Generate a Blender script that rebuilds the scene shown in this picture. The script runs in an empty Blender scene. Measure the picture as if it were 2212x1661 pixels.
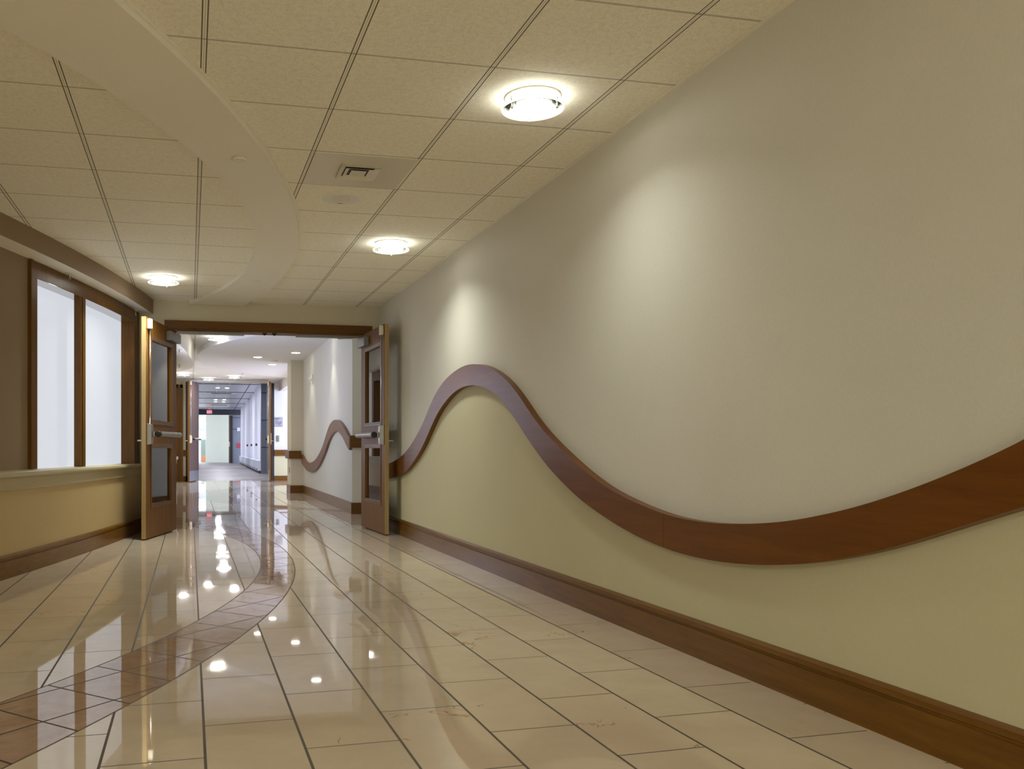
import bpy, bmesh, math, random
from mathutils import Vector, Matrix
PI = math.pi
S = bpy.context.scene
C = S.collection
random.seed(4)

# ------------------------------------------------------------------ camera
CAM_Z = 0.911
cd = bpy.data.cameras.new('camera'); cam = bpy.data.objects.new('camera', cd); C.objects.link(cam)
cam.location = (0, 0, CAM_Z)
cam.rotation_euler = (PI/2, 0, -0.2168)
cd.sensor_width = 36.0; cd.sensor_fit = 'HORIZONTAL'
cd.lens = 1896.2/2212*36.0
cd.shift_x = (1106-828.4)/2212
cd.shift_y = (968.1-830.5)/2212
cd.clip_start = 0.05; cd.clip_end = 300
S.camera = cam

# ------------------------------------------------------------------ colour + world
S.view_settings.view_transform = 'Standard'
S.view_settings.look = 'None'
S.view_settings.gamma = 1.0
S.view_settings.exposure = 1.65
S.view_settings.use_curve_mapping = False
S.cycles.diffuse_bounces = 8; S.cycles.max_bounces = 14
w = bpy.data.worlds.new('sky'); S.world = w; w.use_nodes = True
bg = w.node_tree.nodes['Background']; bg.inputs[0].default_value = (0.72, 0.80, 1.0, 1); bg.inputs[1].default_value = 1.0

LAMP_W = (0.965, 1.0, 0.92)
DAY = (0.64, 0.70, 1.0)

def area(name, loc, size, sizey, power, col, rot, spread=PI):
    l = bpy.data.lights.new(name, 'AREA'); l.shape = 'RECTANGLE'; l.size = size; l.size_y = sizey
    l.energy = power; l.color = col; l.spread = spread
    o = bpy.data.objects.new(name, l); C.objects.link(o); o.location = loc; o.rotation_euler = rot
    o['kind'] = 'structure'
    return o
# daylight that enters through the corridor glazing on the right and the glazed bay beside the hall
area('daylight_side_bay', (5.6, 21.6, 1.6), 5.2, 2.4, 150, DAY, (0, PI/2, 0))
area('daylight_hall_windows', (-.40, 13.8, 1.5), 6.6, 1.4, 42, DAY, (0, -PI/2, 0))
area('daylight_end_lobby', (2.0, 60.5, 3.1), 5, 4, 170, (0.9, 0.97, 1.0), (0, 0, 0))

# ------------------------------------------------------------------ materials
def srgb(r, g, b):
    f = lambda c: ((c/255.0+0.055)/1.055)**2.4 if c > 10 else c/255.0/12.92
    return (f(r), f(g), f(b), 1)
class NT:
    """small helper for building node trees with arithmetic"""
    def __init__(s, m): s.t = m.node_tree; s.n = s.t.nodes; s.l = s.t.links
    def node(s, typ, **kw):
        n = s.n.new(typ)
        for k, v in kw.items(): setattr(n, k, v)
        return n
    def link(s, a, b): s.l.new(a, b)
    def put(s, inp, v):
        if isinstance(v, bpy.types.NodeSocket): s.l.new(v, inp)
        else: inp.default_value = v
    def m(s, op, a, b=0.0, c=None):
        n = s.n.new('ShaderNodeMath'); n.operation = op
        s.put(n.inputs[0], a); s.put(n.inputs[1], b)
        if c is not None: s.put(n.inputs[2], c)
        return n.outputs[0]
    def mix(s, f, a, b):
        n = s.n.new('ShaderNodeMix'); n.data_type = 'RGBA'
        s.put(n.inputs[0], f); s.put(n.inputs[6], a); s.put(n.inputs[7], b)
        return n.outputs[2]
    def noise(s, vec, scale, detail=3, rough=0.5, dist=0.0):
        n = s.n.new('ShaderNodeTexNoise'); s.put(n.inputs['Vector'], vec)
        n.inputs['Scale'].default_value = scale; n.inputs['Detail'].default_value = detail
        n.inputs['Roughness'].default_value = rough; n.inputs['Distortion'].default_value = dist
        return n.outputs['Fac']
    def ramp(s, f, p0, c0, p1, c1):
        n = s.n.new('ShaderNodeValToRGB'); s.put(n.inputs[0], f)
        n.color_ramp.elements[0].position = p0; n.color_ramp.elements[0].color = c0
        n.color_ramp.elements[1].position = p1; n.color_ramp.elements[1].color = c1
        return n.outputs[0]
    def comb(s, x, y, z):
        n = s.n.new('ShaderNodeCombineXYZ'); s.put(n.inputs[0], x); s.put(n.inputs[1], y); s.put(n.inputs[2], z)
        return n.outputs[0]
def mat(name, col, rough=0.5, metal=0.0, spec=0.5, coat=0.0, coat_r=0.1):
    m = bpy.data.materials.new(name); m.use_nodes = True
    b = m.node_tree.nodes['Principled BSDF']
    b.inputs['Base Color'].default_value = col; b.inputs['Roughness'].default_value = rough
    b.inputs['Metallic'].default_value = metal; b.inputs['Specular IOR Level'].default_value = spec
    b.inputs['Coat Weight'].default_value = coat; b.inputs['Coat Roughness'].default_value = coat_r
    return m
def bsdf(m): return m.node_tree.nodes['Principled BSDF']
def objco(t):
    n = t.node('ShaderNodeTexCoord'); return n.outputs['Object']
def bump(t, m, h, strength, dist=0.002):
    b = t.node('ShaderNodeBump'); b.inputs['Strength'].default_value = strength; b.inputs['Distance'].default_value = dist
    t.put(b.inputs['Height'], h); t.link(b.outputs[0], bsdf(m).inputs['Normal'])
def paint(name, col, var=0.04, scale=60, bmp=0.15, rough=0.7, spec=0.3):
    m = mat(name, col, rough, spec=spec); t = NT(m); co = objco(t)
    n = t.noise(co, scale, 4, 0.6); n2 = t.noise(co, 1.3, 2)
    lo = tuple(c*(1-var) for c in col[:3])+(1,); hi = tuple(min(1, c*(1+var)) for c in col[:3])+(1,)
    f = t.m('ADD', t.m('MULTIPLY', n, 0.5), t.m('MULTIPLY', n2, 0.5))
    t.link(t.ramp(f, 0.3, lo, 0.7, hi), bsdf(m).inputs['Base Color'])
    if bmp: bump(t, m, n, bmp)
    return m
def wood(name, dark, light, axis='Y', rough=0.32, coat=0.12, coat_r=0.2):
    m = mat(name, dark, rough, spec=0.22, coat=coat, coat_r=coat_r); t = NT(m); co = objco(t)
    mp = t.node('ShaderNodeMapping'); t.link(co, mp.inputs[0])
    sc = {'X': (0.6, 9, 9), 'Y': (9, 0.6, 9), 'Z': (9, 9, 0.6)}[axis]
    mp.inputs['Scale'].default_value = sc
    a = t.noise(mp.outputs[0], 3.0, 6, 0.62, 0.6)
    b2 = t.noise(mp.outputs[0], 14.0, 4, 0.7)
    f = t.m('ADD', t.m('MULTIPLY', a, 0.72), t.m('MULTIPLY', b2, 0.28))
    t.link(t.ramp(f, 0.32, dark, 0.70, light), bsdf(m).inputs['Base Color'])
    bump(t, m, b2, 0.05, 0.001)
    return m
def emis(name, col, strength):
    m = bpy.data.materials.new(name); m.use_nodes = True; t = NT(m)
    b = bsdf(m); b.inputs['Base Color'].default_value = (0.8, 0.8, 0.8, 1)
    b.inputs['Emission Color'].default_value = col; b.inputs['Emission Strength'].default_value = strength
    b.inputs['Roughness'].default_value = 0.4
    return m
def glass(name, tint=(1, 1, 1, 1), rough=0.0, mixf=0.12):
    m = bpy.data.materials.new(name); m.use_nodes = True; t = NT(m); t.n.clear()
    out = t.node('ShaderNodeOutputMaterial'); mx = t.node('ShaderNodeMixShader')
    tr = t.node('ShaderNodeBsdfTransparent'); gl = t.node('ShaderNodeBsdfGlossy'); fr = t.node('ShaderNodeFresnel')
    fr.inputs[0].default_value = 1.5; tr.inputs[0].default_value = tint; gl.inputs['Roughness'].default_value = rough
    gl.inputs[0].default_value = (1, 1, 1, 1)
    f = t.m('MULTIPLY', fr.outputs[0], 1.0); f = t.m('ADD', f, mixf*0.2)
    t.put(mx.inputs[0], f); t.link(tr.outputs[0], mx.inputs[1]); t.link(gl.outputs[0], mx.inputs[2]); t.link(mx.outputs[0], out.inputs[0])
    return m

M = {}
M['wallcover'] = paint('cream_wallcovering', (0.69, 0.675, 0.59, 1), 0.05, 90, 0.25, 0.62)
M['wainscot'] = paint('tan_yellow_wallcovering', (0.60, 0.565, 0.37, 1), 0.04, 90, 0.2, 0.62)
M['wainscot_hall_lit'] = paint('tan_wallcovering_hall_lit', (0.60, 0.59, 0.50, 1), 0.03, 90, 0.15, 0.62)  # the tan covering again, made paler to carry the hall's bluish light
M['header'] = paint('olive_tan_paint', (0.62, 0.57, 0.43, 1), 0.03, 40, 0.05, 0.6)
M['brown_wall'] = paint('brown_taupe_paint', (0.28, 0.20, 0.13, 1), 0.04, 80, 0.15, 0.6)
M['dado'] = paint('mustard_tan_paint', (0.50, 0.375, 0.19, 1), 0.04, 50, 0.08, 0.55)
M['sill'] = mat('satin_tan_sill', (0.44, 0.37, 0.21, 1), 0.35)
M['soffit'] = paint('cream_soffit_paint', (0.88, 0.85, 0.74, 1), 0.02, 30, 0.03, 0.65)
M['white_plaster'] = paint('white_gypsum_paint', (0.72, 0.72, 0.72, 1), 0.02, 30, 0.03, 0.65)
M['cream_far'] = paint('pale_cream_paint', (0.74, 0.76, 0.60, 1), 0.02, 8, 0.0, 0.7)
M['wood_x'] = wood('cherry_wood_x', (0.100, 0.040, 0.003, 1), (0.180, 0.078, 0.008, 1), 'X', 0.5, 0.02)
M['wood_gloss'] = wood('varnished_head_board', (0.10, 0.045, 0.008, 1), (0.16, 0.075, 0.015, 1), 'Y', 0.12, 1.0, 0.05)
M['wood_y'] = wood('cherry_wood_y', (0.120, 0.050, 0.004, 1), (0.215, 0.098, 0.010, 1), 'Y', 0.35, 0.25, 0.2)
M['wood_z'] = wood('cherry_wood_z', (0.135, 0.052, 0.003, 1), (0.205, 0.090, 0.008, 1), 'Z', 0.5, 0.03, 0.2)
M['wood_rail'] = wood('cherry_wood_rail', (0.120, 0.036, 0.002, 1), (0.185, 0.066, 0.005, 1), 'Y', 0.4, 0.30, 0.22)
M['wood_frame'] = wood('cherry_window_wood', (0.105, 0.043, 0.004, 1), (0.18, 0.078, 0.008, 1), 'Z', 0.36, 0.04, 0.15)
M['wood_edge'] = wood('maple_edge_wood', (0.33, 0.22, 0.09, 1), (0.42, 0.30, 0.14, 1), 'Z', 0.4, 0.2)
M['wood_mauve'] = wood('far_door_wood', (0.12, 0.075, 0.065, 1), (0.17, 0.115, 0.10, 1), 'Z', 0.35, 0.3)
M['dark'] = mat('dark_bronze', (0.02, 0.016, 0.014, 1), 0.5)
M['steel'] = mat('brushed_stainless', (0.36, 0.345, 0.31, 1), 0.4, 0.9)
M['satin_chrome'] = mat('satin_chrome', (0.62, 0.60, 0.55, 1), 0.22, 1.0)
M['gunmetal'] = mat('grey_painted_metal', (0.24, 0.23, 0.21, 1), 0.4, 0.5)
M['black'] = mat('black_rubber', (0.008, 0.008, 0.01, 1), 0.4)
M['white_plastic'] = mat('white_plastic', (0.80, 0.77, 0.68, 1), 0.4)
M['cream_metal'] = mat('cream_painted_metal', (0.72, 0.68, 0.55, 1), 0.3, 0.0)
M['glass'] = glass('clear_door_glass')
M['ring_glass'] = glass('clear_ring_glass', (0.66, 0.70, 0.64, 1), 0.05, 0.1)
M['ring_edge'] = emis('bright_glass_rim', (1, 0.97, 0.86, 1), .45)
M['lamp'] = emis('lamp_diffuser', (1.0, 0.98, 0.90, 1), 3.2)
M['lamp_side'] = emis('lamp_drum_side', (1.0, 0.98, 0.90, 1), 2.2)
M['downlight'] = emis('downlight_lens', (1.0, 0.95, 0.85, 1), 5.0)
M['blue_panel'] = mat('blue_grey_metal_panel', (0.22, 0.235, 0.28, 1), 0.42, 0.3)
M['blue_groove'] = mat('dark_blue_joint', (0.03, 0.035, 0.08, 1), 0.5)
M['fin'] = mat('white_mullion_metal', (0.66, 0.67, 0.74, 1), 0.4, 0.0)
M['heater'] = mat('white_heater_enamel', (0.72, 0.74, 0.84, 1), 0.4)
M['kick'] = mat('satin_kick_plate', (0.55, 0.58, 0.66, 1), 0.35, 0.8)
M['carpet'] = paint('mauve_grey_corridor_floor', (0.22, 0.20, 0.205, 1), 0.06, 3, 0.0, 0.45)
M['end_header'] = mat('charcoal_header', (0.045, 0.045, 0.052, 1), 0.5)
M['exit_red'] = emis('exit_letters_red', (1.0, 0.05, 0.09, 1), 1.6)
M['exit_face'] = mat('exit_sign_face', (0.62, 0.36, 0.36, 1), 0.4)
M['sign'] = mat('lavender_sign_face', (0.42, 0.42, 0.50, 1), 0.4)
M['sign_dark'] = mat('slate_sign_lettering', (0.10, 0.10, 0.15, 1), 0.4)
M['red_box'] = mat('red_pull_station', (0.5, 0.05, 0.08, 1), 0.4)
M['orange'] = mat('orange_planter', (0.62, 0.27, 0.12, 1), 0.6)
M['slate'] = mat('slate_blue_panel', (0.22, 0.24, 0.36, 1), 0.6)
M['green_glass'] = mat('grey_green_panel', (0.20, 0.25, 0.22, 1), 0.4)

# --- pane of the lit frosted windows (daylight behind a translucent blind)
def frosted(name, col, st):
    m = bpy.data.materials.new(name); m.use_nodes = True; t = NT(m); b = bsdf(m)
    b.inputs['Base Color'].default_value = (0.12, 0.12, 0.13, 1); b.inputs['Roughness'].default_value = 0.5
    co = objco(t); mp = t.node('ShaderNodeMapping'); t.link(co, mp.inputs[0]); mp.inputs['Scale'].default_value = (1, 1, 40)
    n = t.noise(mp.outputs[0], 3, 3)
    c0 = tuple(c*0.97 for c in col[:3])+(1,)
    t.link(t.ramp(n, 0.3, c0, 0.7, col), b.inputs['Emission Color']); b.inputs['Emission Strength'].default_value = st
    return m
M['frosted'] = frosted('daylit_frosted_pane', (0.74, 0.78, 0.85, 1), 0.27)

# --- acoustic ceiling tiles with exposed tees
def ceiling_mat(name, base, x0, y0, step, mottled=1.0):
    m = mat(name, base, 0.85, spec=0.15); t = NT(m); co = objco(t)
    sx = t.node('ShaderNodeSeparateXYZ'); t.link(co, sx.inputs[0]); X, Y = sx.outputs[0], sx.outputs[1]
    fx = t.m('FRACT', t.m('ADD', t.m('DIVIDE', t.m('SUBTRACT', X, x0), step), 100.5))
    dx = t.m('MULTIPLY', t.m('ABSOLUTE', t.m('SUBTRACT', fx, 0.5)), step)
    fy = t.m('FRACT', t.m('ADD', t.m('DIVIDE', t.m('SUBTRACT', Y, y0), step), 100.5))
    dy = t.m('MULTIPLY', t.m('ABSOLUTE', t.m('SUBTRACT', fy, 0.5)), step)
    g1 = t.m('LESS_THAN', t.m('ABSOLUTE', t.m('SUBTRACT', dx, 0.0105)), 0.0027)
    g0 = t.m('LESS_THAN', dx, 0.0012)
    g2 = t.m('LESS_THAN', t.m('ABSOLUTE', t.m('SUBTRACT', dy, 0.0035)), 0.0022)
    tee = t.m('LESS_THAN', dx, 0.0105)
    g = t.m('MINIMUM', t.m('ADD', t.m('ADD', t.m('MULTIPLY', g1, 0.85), t.m('MULTIPLY', g0, 0.5)), t.m('MULTIPLY', g2, 0.6)), 0.85)
    n = t.noise(co, 210, 3, 0.6); n2 = t.noise(co, 40, 3, 0.6)
    lo = tuple(c*(1-0.14*mottled) for c in base[:3])+(1,); hi = tuple(min(1, c*(1+0.07*mottled)) for c in base[:3])+(1,)
    tile = t.ramp(t.m('ADD', t.m('MULTIPLY', n, 0.7), t.m('MULTIPLY', n2, 0.3)), 0.36, lo, 0.55, hi)
    c = t.mix(tee, tile, tuple(min(1, c*1.02) for c in base[:3])+(1,))
    c = t.mix(g, c, (0.05, 0.036, 0.016, 1))
    t.link(c, bsdf(m).inputs['Base Color'])
    bump(t, m, n, 0.25*mottled, 0.003)
    return m
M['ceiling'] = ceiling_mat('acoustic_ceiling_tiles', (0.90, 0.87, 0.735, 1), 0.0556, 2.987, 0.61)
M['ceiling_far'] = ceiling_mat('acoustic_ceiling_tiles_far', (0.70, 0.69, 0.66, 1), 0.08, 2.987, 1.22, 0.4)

# --- polished floor: 0.3 x 0.6 m cream porcelain in running bond and rose stone crescents
def floor_mat():
    m = mat('polished_stone_floor', (0.5, 0.45, 0.36, 1), 0.06, spec=0.44); t = NT(m); co = objco(t)
    sx = t.node('ShaderNodeSeparateXYZ'); t.link(co, sx.inputs[0]); X, Y = sx.outputs[0], sx.outputs[1]
    wx = 0.2985
    u = t.m('DIVIDE', t.m('SUBTRACT', X, 0.0435), wx); ci = t.m('FLOOR', u); fu = t.m('SUBTRACT', u, ci)
    par = t.m('FLOORED_MODULO', ci, 2.0)
    v = t.m('DIVIDE', t.m('ADD', t.m('SUBTRACT', t.m('SUBTRACT', Y, t.m('MULTIPLY', X, 0.045)), 2.335), t.m('MULTIPLY', par, 0.3)), 0.6)
    ri = t.m('FLOOR', v); fv = t.m('SUBTRACT', v, ri)
    dx = t.m('MULTIPLY', t.m('MINIMUM', fu, t.m('SUBTRACT', 1.0, fu)), wx)
    dy = t.m('MULTIPLY', t.m('MINIMUM', fv, t.m('SUBTRACT', 1.0, fv)), 0.6)
    gl = t.m('MULTIPLY', t.m('LESS_THAN', dx, 0.0044), t.m('LESS_THAN', X, 2.05)); gc = t.m('LESS_THAN', dy, 0.0030)
    wn = t.node('ShaderNodeTexWhiteNoise'); wn.noise_dimensions = '3D'; t.link(t.comb(ci, ri, 3.3), wn.inputs[0])
    # crescent masks
    def dist(cx, cy): return t.m('SQRT', t.m('ADD', t.m('POWER', t.m('SUBTRACT', X, cx), 2.0), t.m('POWER', t.m('SUBTRACT', Y, cy), 2.0)))
    dO = t.m('SUBTRACT', dist(-9.071, 7.661), 9.899); dI = t.m('SUBTRACT', dist(-7.121, 7.536), 7.687)
    eO = t.m('SUBTRACT', dist(6.79, 17.15), 6.65); eI = t.m('SUBTRACT', dist(8.25, 17.1), 7.5)
    band1 = t.m('MULTIPLY', t.m('LESS_THAN', dO, 0.0), t.m('GREATER_THAN', dI, 0.0))
    band2 = t.m('MULTIPLY', t.m('LESS_THAN', eO, 0.0), t.m('GREATER_THAN', eI, 0.0))
    band = t.m('MAXIMUM', band1, band2)
    ln = None
    for d_, o_, sg in ((dO, dI, 1), (dI, dO, -1), (eO, eI, 1), (eI, eO, -1)):
        near = t.m('LESS_THAN', t.m('ABSOLUTE', d_), 0.0042)
        cond = t.m('GREATER_THAN', o_, -0.003) if sg > 0 else t.m('LESS_THAN', o_, 0.003)
        k = t.m('MULTIPLY', near, cond)
        ln = k if ln is None else t.m('MAXIMUM', ln, k)
    # tile in the band, laid at 45 degrees
    r2 = 0.7071068
    a = t.m('DIVIDE', t.m('SUBTRACT', t.m('MULTIPLY', t.m('ADD', X, Y), r2), 2.150), 0.297)
    b = t.m('DIVIDE', t.m('SUBTRACT', t.m('MULTIPLY', t.m('SUBTRACT', Y, X), r2), 2.531), 0.297)
    ai = t.m('FLOOR', a); bi = t.m('FLOOR', b); fa = t.m('SUBTRACT', a, ai); fb = t.m('SUBTRACT', b, bi)
    da = t.m('MULTIPLY', t.m('MINIMUM', fa, t.m('SUBTRACT', 1.0, fa)), 0.297)
    db = t.m('MULTIPLY', t.m('MINIMUM', fb, t.m('SUBTRACT', 1.0, fb)), 0.297)
    gb = t.m('LESS_THAN', t.m('MINIMUM', da, db), 0.0046)
    wb = t.node('ShaderNodeTexWhiteNoise'); t.link(t.comb(ai, bi, 7.7), wb.inputs[0])
    # cream tile
    off = t.node('ShaderNodeVectorMath'); off.operation = 'MULTIPLY_ADD'; t.link(wn.outputs[1], off.inputs[0]); off.inputs[1].default_value = (30, 30, 30); t.link(co, off.inputs[2])
    n1 = t.noise(off.outputs[0], 3.2, 6, 0.62, 0.4); n2 = t.noise(off.outputs[0], 18, 3, 0.6)
    cream = t.ramp(t.m('ADD', t.m('MULTIPLY', n1, 0.8), t.m('MULTIPLY', n2, 0.2)), 0.3, (0.57, 0.475, 0.36, 1), 0.7, (0.67, 0.575, 0.44, 1))
    pink = t.mix(t.m('MULTIPLY', wn.outputs[0], 0.30), cream, (0.66, 0.51, 0.39, 1))
    # fine ochre veins on a few tiles
    vn = t.noise(off.outputs[0], 1.6, 5, 0.6, 0.5)
    vmask = t.m('MULTIPLY', t.m('LESS_THAN', t.m('ABSOLUTE', t.m('SUBTRACT', vn, 0.5)), 0.0032), t.m('GREATER_THAN', wn.outputs[0], 0.62))
    vmask = t.m('MULTIPLY', vmask, t.m('GREATER_THAN', t.noise(off.outputs[0], 4.0, 1), 0.56))
    cream2 = t.mix(t.m('MULTIPLY', vmask, 0.75), pink, (0.42, 0.21, 0.06, 1))
    grout = (0.050, 0.034, 0.018, 1)
    c1 = t.mix(t.m('MULTIPLY', gl, 0.92), cream2, grout)
    c1 = t.mix(t.m('MULTIPLY', gc, 0.90), c1, grout)
    # rose stone
    offb = t.node('ShaderNodeVectorMath'); offb.operation = 'MULTIPLY_ADD'; t.link(wb.outputs[1], offb.inputs[0]); offb.inputs[1].default_value = (20, 20, 20); t.link(co, offb.inputs[2])
    nb = t.noise(offb.outputs[0], 7, 7, 0.68, 0.8)
    rose = t.ramp(nb, 0.30, (0.33, 0.205, 0.13, 1), 0.72, (0.50, 0.365, 0.26, 1))
    rose = t.mix(t.m('MULTIPLY', wb.outputs[0], 0.25), rose, (0.36, 0.28, 0.20, 1))
    rose = t.mix(t.m('MULTIPLY', gb, 0.95), rose, grout)
    c = t.mix(band, c1, rose)
    c = t.mix(t.m('MULTIPLY', ln, 0.85), c, grout)
    t.link(c, bsdf(m).inputs['Base Color'])
    isg = t.m('MAXIMUM', ln, t.m('ADD', t.m('MULTIPLY', t.m('MAXIMUM', gl, gc), t.m('SUBTRACT', 1.0, band)), t.m('MULTIPLY', gb, band)))
    isg = t.m('MINIMUM', isg, 1.0)
    rn = t.noise(co, 2.0, 2)
    t.link(t.m('ADD', t.m('ADD', 0.018, t.m('MULTIPLY', rn, 0.02)), t.m('MULTIPLY', isg, 0.5)), bsdf(m).inputs['Roughness'])
    # each tile lies at a very slightly different tilt
    sel = t.mix(band, wn.outputs[1], wb.outputs[1])
    sub = t.node('ShaderNodeVectorMath'); sub.operation = 'MULTIPLY_ADD'; t.link(sel, sub.inputs[0])
    sub.inputs[1].default_value = (0.004, 0.004, 0.0); sub.inputs[2].default_value = (-0.002, -0.002, 1.0)
    nn = t.node('ShaderNodeVectorMath'); nn.operation = 'NORMALIZE'; t.link(sub.outputs[0], nn.inputs[0])
    t.link(nn.outputs[0], bsdf(m).inputs['Normal'])
    return m
M['floor'] = floor_mat()

# ------------------------------------------------------------------ mesh helpers
def meshobj(name, bm, m, parent=None, smooth=False, kind=None, bevel=0.0, segs=2):
    me = bpy.data.meshes.new(name); bmesh.ops.recalc_face_normals(bm, faces=bm.faces[:]); bm.to_mesh(me); bm.free()
    o = bpy.data.objects.new(name, me); C.objects.link(o)
    for x in (m if isinstance(m, (list, tuple)) else [m]): me.materials.append(M[x] if isinstance(x, str) else x)
    if parent: o.parent = parent
    if smooth:
        for p in me.polygons: p.use_smooth = True
    if bevel:
        b = o.modifiers.new('bevel', 'BEVEL'); b.width = bevel; b.segments = segs; b.limit_method = 'ANGLE'; b.angle_limit = math.radians(40)
    if kind: o['kind'] = kind
    return o
def box(bm, x0, x1, y0, y1, z0, z1, mi=0):
    v = [bm.verts.new(p) for p in ((x0,y0,z0),(x1,y0,z0),(x1,y1,z0),(x0,y1,z0),(x0,y0,z1),(x1,y0,z1),(x1,y1,z1),(x0,y1,z1))]
    for f in ((0,1,2,3),(7,6,5,4),(0,4,5,1),(1,5,6,2),(2,6,7,3),(3,7,4,0)):
        fc = bm.faces.new([v[i] for i in f]); fc.material_index = mi
def B(*a):
    bm = bmesh.new(); box(bm, *a); return bm
def prism(bm, pts, z0, z1, mi=0):
    """vertical prism over a plan polygon"""
    lo = [bm.verts.new((p[0], p[1], z0)) for p in pts]; hi = [bm.verts.new((p[0], p[1], z1)) for p in pts]
    n = len(pts)
    bm.faces.new(lo).material_index = mi; bm.faces.new(hi[::-1]).material_index = mi
    for i in range(n): bm.faces.new((lo[i], lo[(i+1) % n], hi[(i+1) % n], hi[i])).material_index = mi
def band(bm, A, Bp, f, close=True):
    """solid strip: A and Bp are equal-length lists of (s,z); f maps (s, z, depth 0/1) to 3D"""
    rows = [[bm.verts.new(f(a[0], a[1], 0)), bm.verts.new(f(a[0], a[1], 1)), bm.verts.new(f(b[0], b[1], 1)), bm.verts.new(f(b[0], b[1], 0))] for a, b in zip(A, Bp)]
    for r0, r1 in zip(rows, rows[1:]):
        for k in range(4): bm.faces.new((r0[k], r0[(k+1) % 4], r1[(k+1) % 4], r1[k]))
    bm.faces.new(rows[0][::-1]); bm.faces.new(rows[-1])
def lathe(bm, prof, loc=(0,0,0), seg=32, axis='Z', mi=0, caps=True):
    rings = []
    for r, z in prof:
        ring = []
        for i in range(seg):
            a = 2*PI*i/seg
            p = {'Z': (r*math.cos(a), r*math.sin(a), z), 'X': (z, r*math.cos(a), r*math.sin(a)), 'Y': (r*math.cos(a), z, r*math.sin(a))}[axis]
            ring.append(bm.verts.new((p[0]+loc[0], p[1]+loc[1], p[2]+loc[2])))
        rings.append(ring)
    for a_, b_ in zip(rings, rings[1:]):
        for i in range(seg): bm.faces.new((a_[i], a_[(i+1) % seg], b_[(i+1) % seg], b_[i])).material_index = mi
    if caps:
        bm.faces.new(rings[0][::-1]).material_index = mi; bm.faces.new(rings[-1]).material_index = mi
def tube(bm, p0, p1, r, seg=10):
    p0 = Vector(p0); p1 = Vector(p1); d = (p1-p0).normalized()
    u = d.orthogonal().normalized(); v = d.cross(u)
    ra = [bm.verts.new(p0+u*r*math.cos(2*PI*i/seg)+v*r*math.sin(2*PI*i/seg)) for i in range(seg)]
    rb = [bm.verts.new(p1+u*r*math.cos(2*PI*i/seg)+v*r*math.sin(2*PI*i/seg)) for i in range(seg)]
    for i in range(seg): bm.faces.new((ra[i], ra[(i+1) % seg], rb[(i+1) % seg], rb[i]))
    bm.faces.new(ra[::-1]); bm.faces.new(rb)
def tag(o, label, cat, group=None, kind=None):
    o['label'] = label; o['category'] = cat
    if group: o['group'] = group
    if kind: o['kind'] = kind
    return o
def thing(name, label, cat, loc=(0,0,0), rz=0.0, group=None, kind=None):
    o = bpy.data.objects.new(name, None); C.objects.link(o); o.location = loc; o.rotation_euler = (0, 0, rz); o.empty_display_size = 0.1
    return tag(o, label, cat, group, kind)
def struct(name, bm, m, label, cat, **kw): return tag(meshobj(name, bm, m, kind='structure', **kw), label, cat)
def dup(root, loc, rz=None, label=None):
    r = root.copy(); C.objects.link(r); r.location = loc
    if rz is not None: r.rotation_euler = (0, 0, rz)
    if label: r['label'] = label
    for ch in list(root.children):
        c = ch.copy(); C.objects.link(c); c.parent = r
        for g in ch.children:
            d = g.copy(); C.objects.link(d); d.parent = c
    return r
def catmull(P, n):
    out = []
    Q = [P[0]]+list(P)+[P[-1]]
    for i in range(1, len(Q)-2):
        for k in range(n):
            t = k/n; p0, p1, p2, p3 = Q[i-1], Q[i], Q[i+1], Q[i+2]
            out.append(tuple(0.5*((2*p1[j])+(-p0[j]+p2[j])*t+(2*p0[j]-5*p1[j]+4*p2[j]-p3[j])*t*t+(-p0[j]+3*p1[j]-3*p2[j]+p3[j])*t**3) for j in range(2)))
    out.append(tuple(P[-1])); return out
def resample_fn(P):
    """sorted (s,z) samples -> lightly smoothed function z(s)"""
    P = sorted(P)
    D = catmull(P, 12)
    def f(s):
        if s <= D[0][0]: return D[0][1]
        if s >= D[-1][0]: return D[-1][1]
        for a, b in zip(D, D[1:]):
            if a[0] <= s <= b[0]: return a[1] if b[0] == a[0] else a[1]+(b[1]-a[1])*(s-a[0])/(b[0]-a[0])
        return D[-1][1]
    def g(s, h=0.12):
        ws = [(-2, .1), (-1, .22), (0, .36), (1, .22), (2, .1)]
        return sum(wt*f(s+k*h/2) for k, wt in ws)
    return g

ZC = 2.554          # ceiling of the near hall
XW = 2.164          # right wall
YD = 10.04          # wall with the double doors

# plan curves of the curved left side
def Xb(Y): return -32.965+math.sqrt(32.836**2-(Y-15.101)**2)               # dado face
QU = (-0.0266, 0.7215, -5.083+0.0)
def Xu(Y):                                                                # wall above the sill
    return xu_poly(Y)
def _fitq(P):
    # least squares quadratic, plain python
    n = 3; A = [[0]*4 for _ in range(3)]
    for x, y in P:
        r = [x*x, x, 1]
        for i in range(3):
            for j in range(3): A[i][j] += r[i]*r[j]
            A[i][3] += r[i]*y
    for i in range(3):
        p = A[i][i]
        A[i] = [a/p for a in A[i]]
        for k in range(3):
            if k != i: A[k] = [a-A[k][i]*b for a, b in zip(A[k], A[i])]
    return [A[i][3] for i in range(3)]
_qu = _fitq([(6.909,-1.365),(7.106,-1.302),(7.31,-1.233),(8.345,-.916),(9.15,-.729),(9.809,-.582)])
_qf = _fitq([(6.545,-1.293),(6.896,-1.163),(7.343,-1.024),(7.953,-.849),(8.558,-.699),(9.278,-.551),(10.077,-.387)])
def _ext(q, Y):
    if Y >= 6.5: return q[0]*Y*Y+q[1]*Y+q[2]
    x = q[0]*42.25+q[1]*6.5+q[2]; return x+(2*q[0]*6.5+q[1])*(Y-6.5)*1.0
def xu_poly(Y): return min(_ext(_qu, Y), Xb(Y)-0.02)
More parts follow.
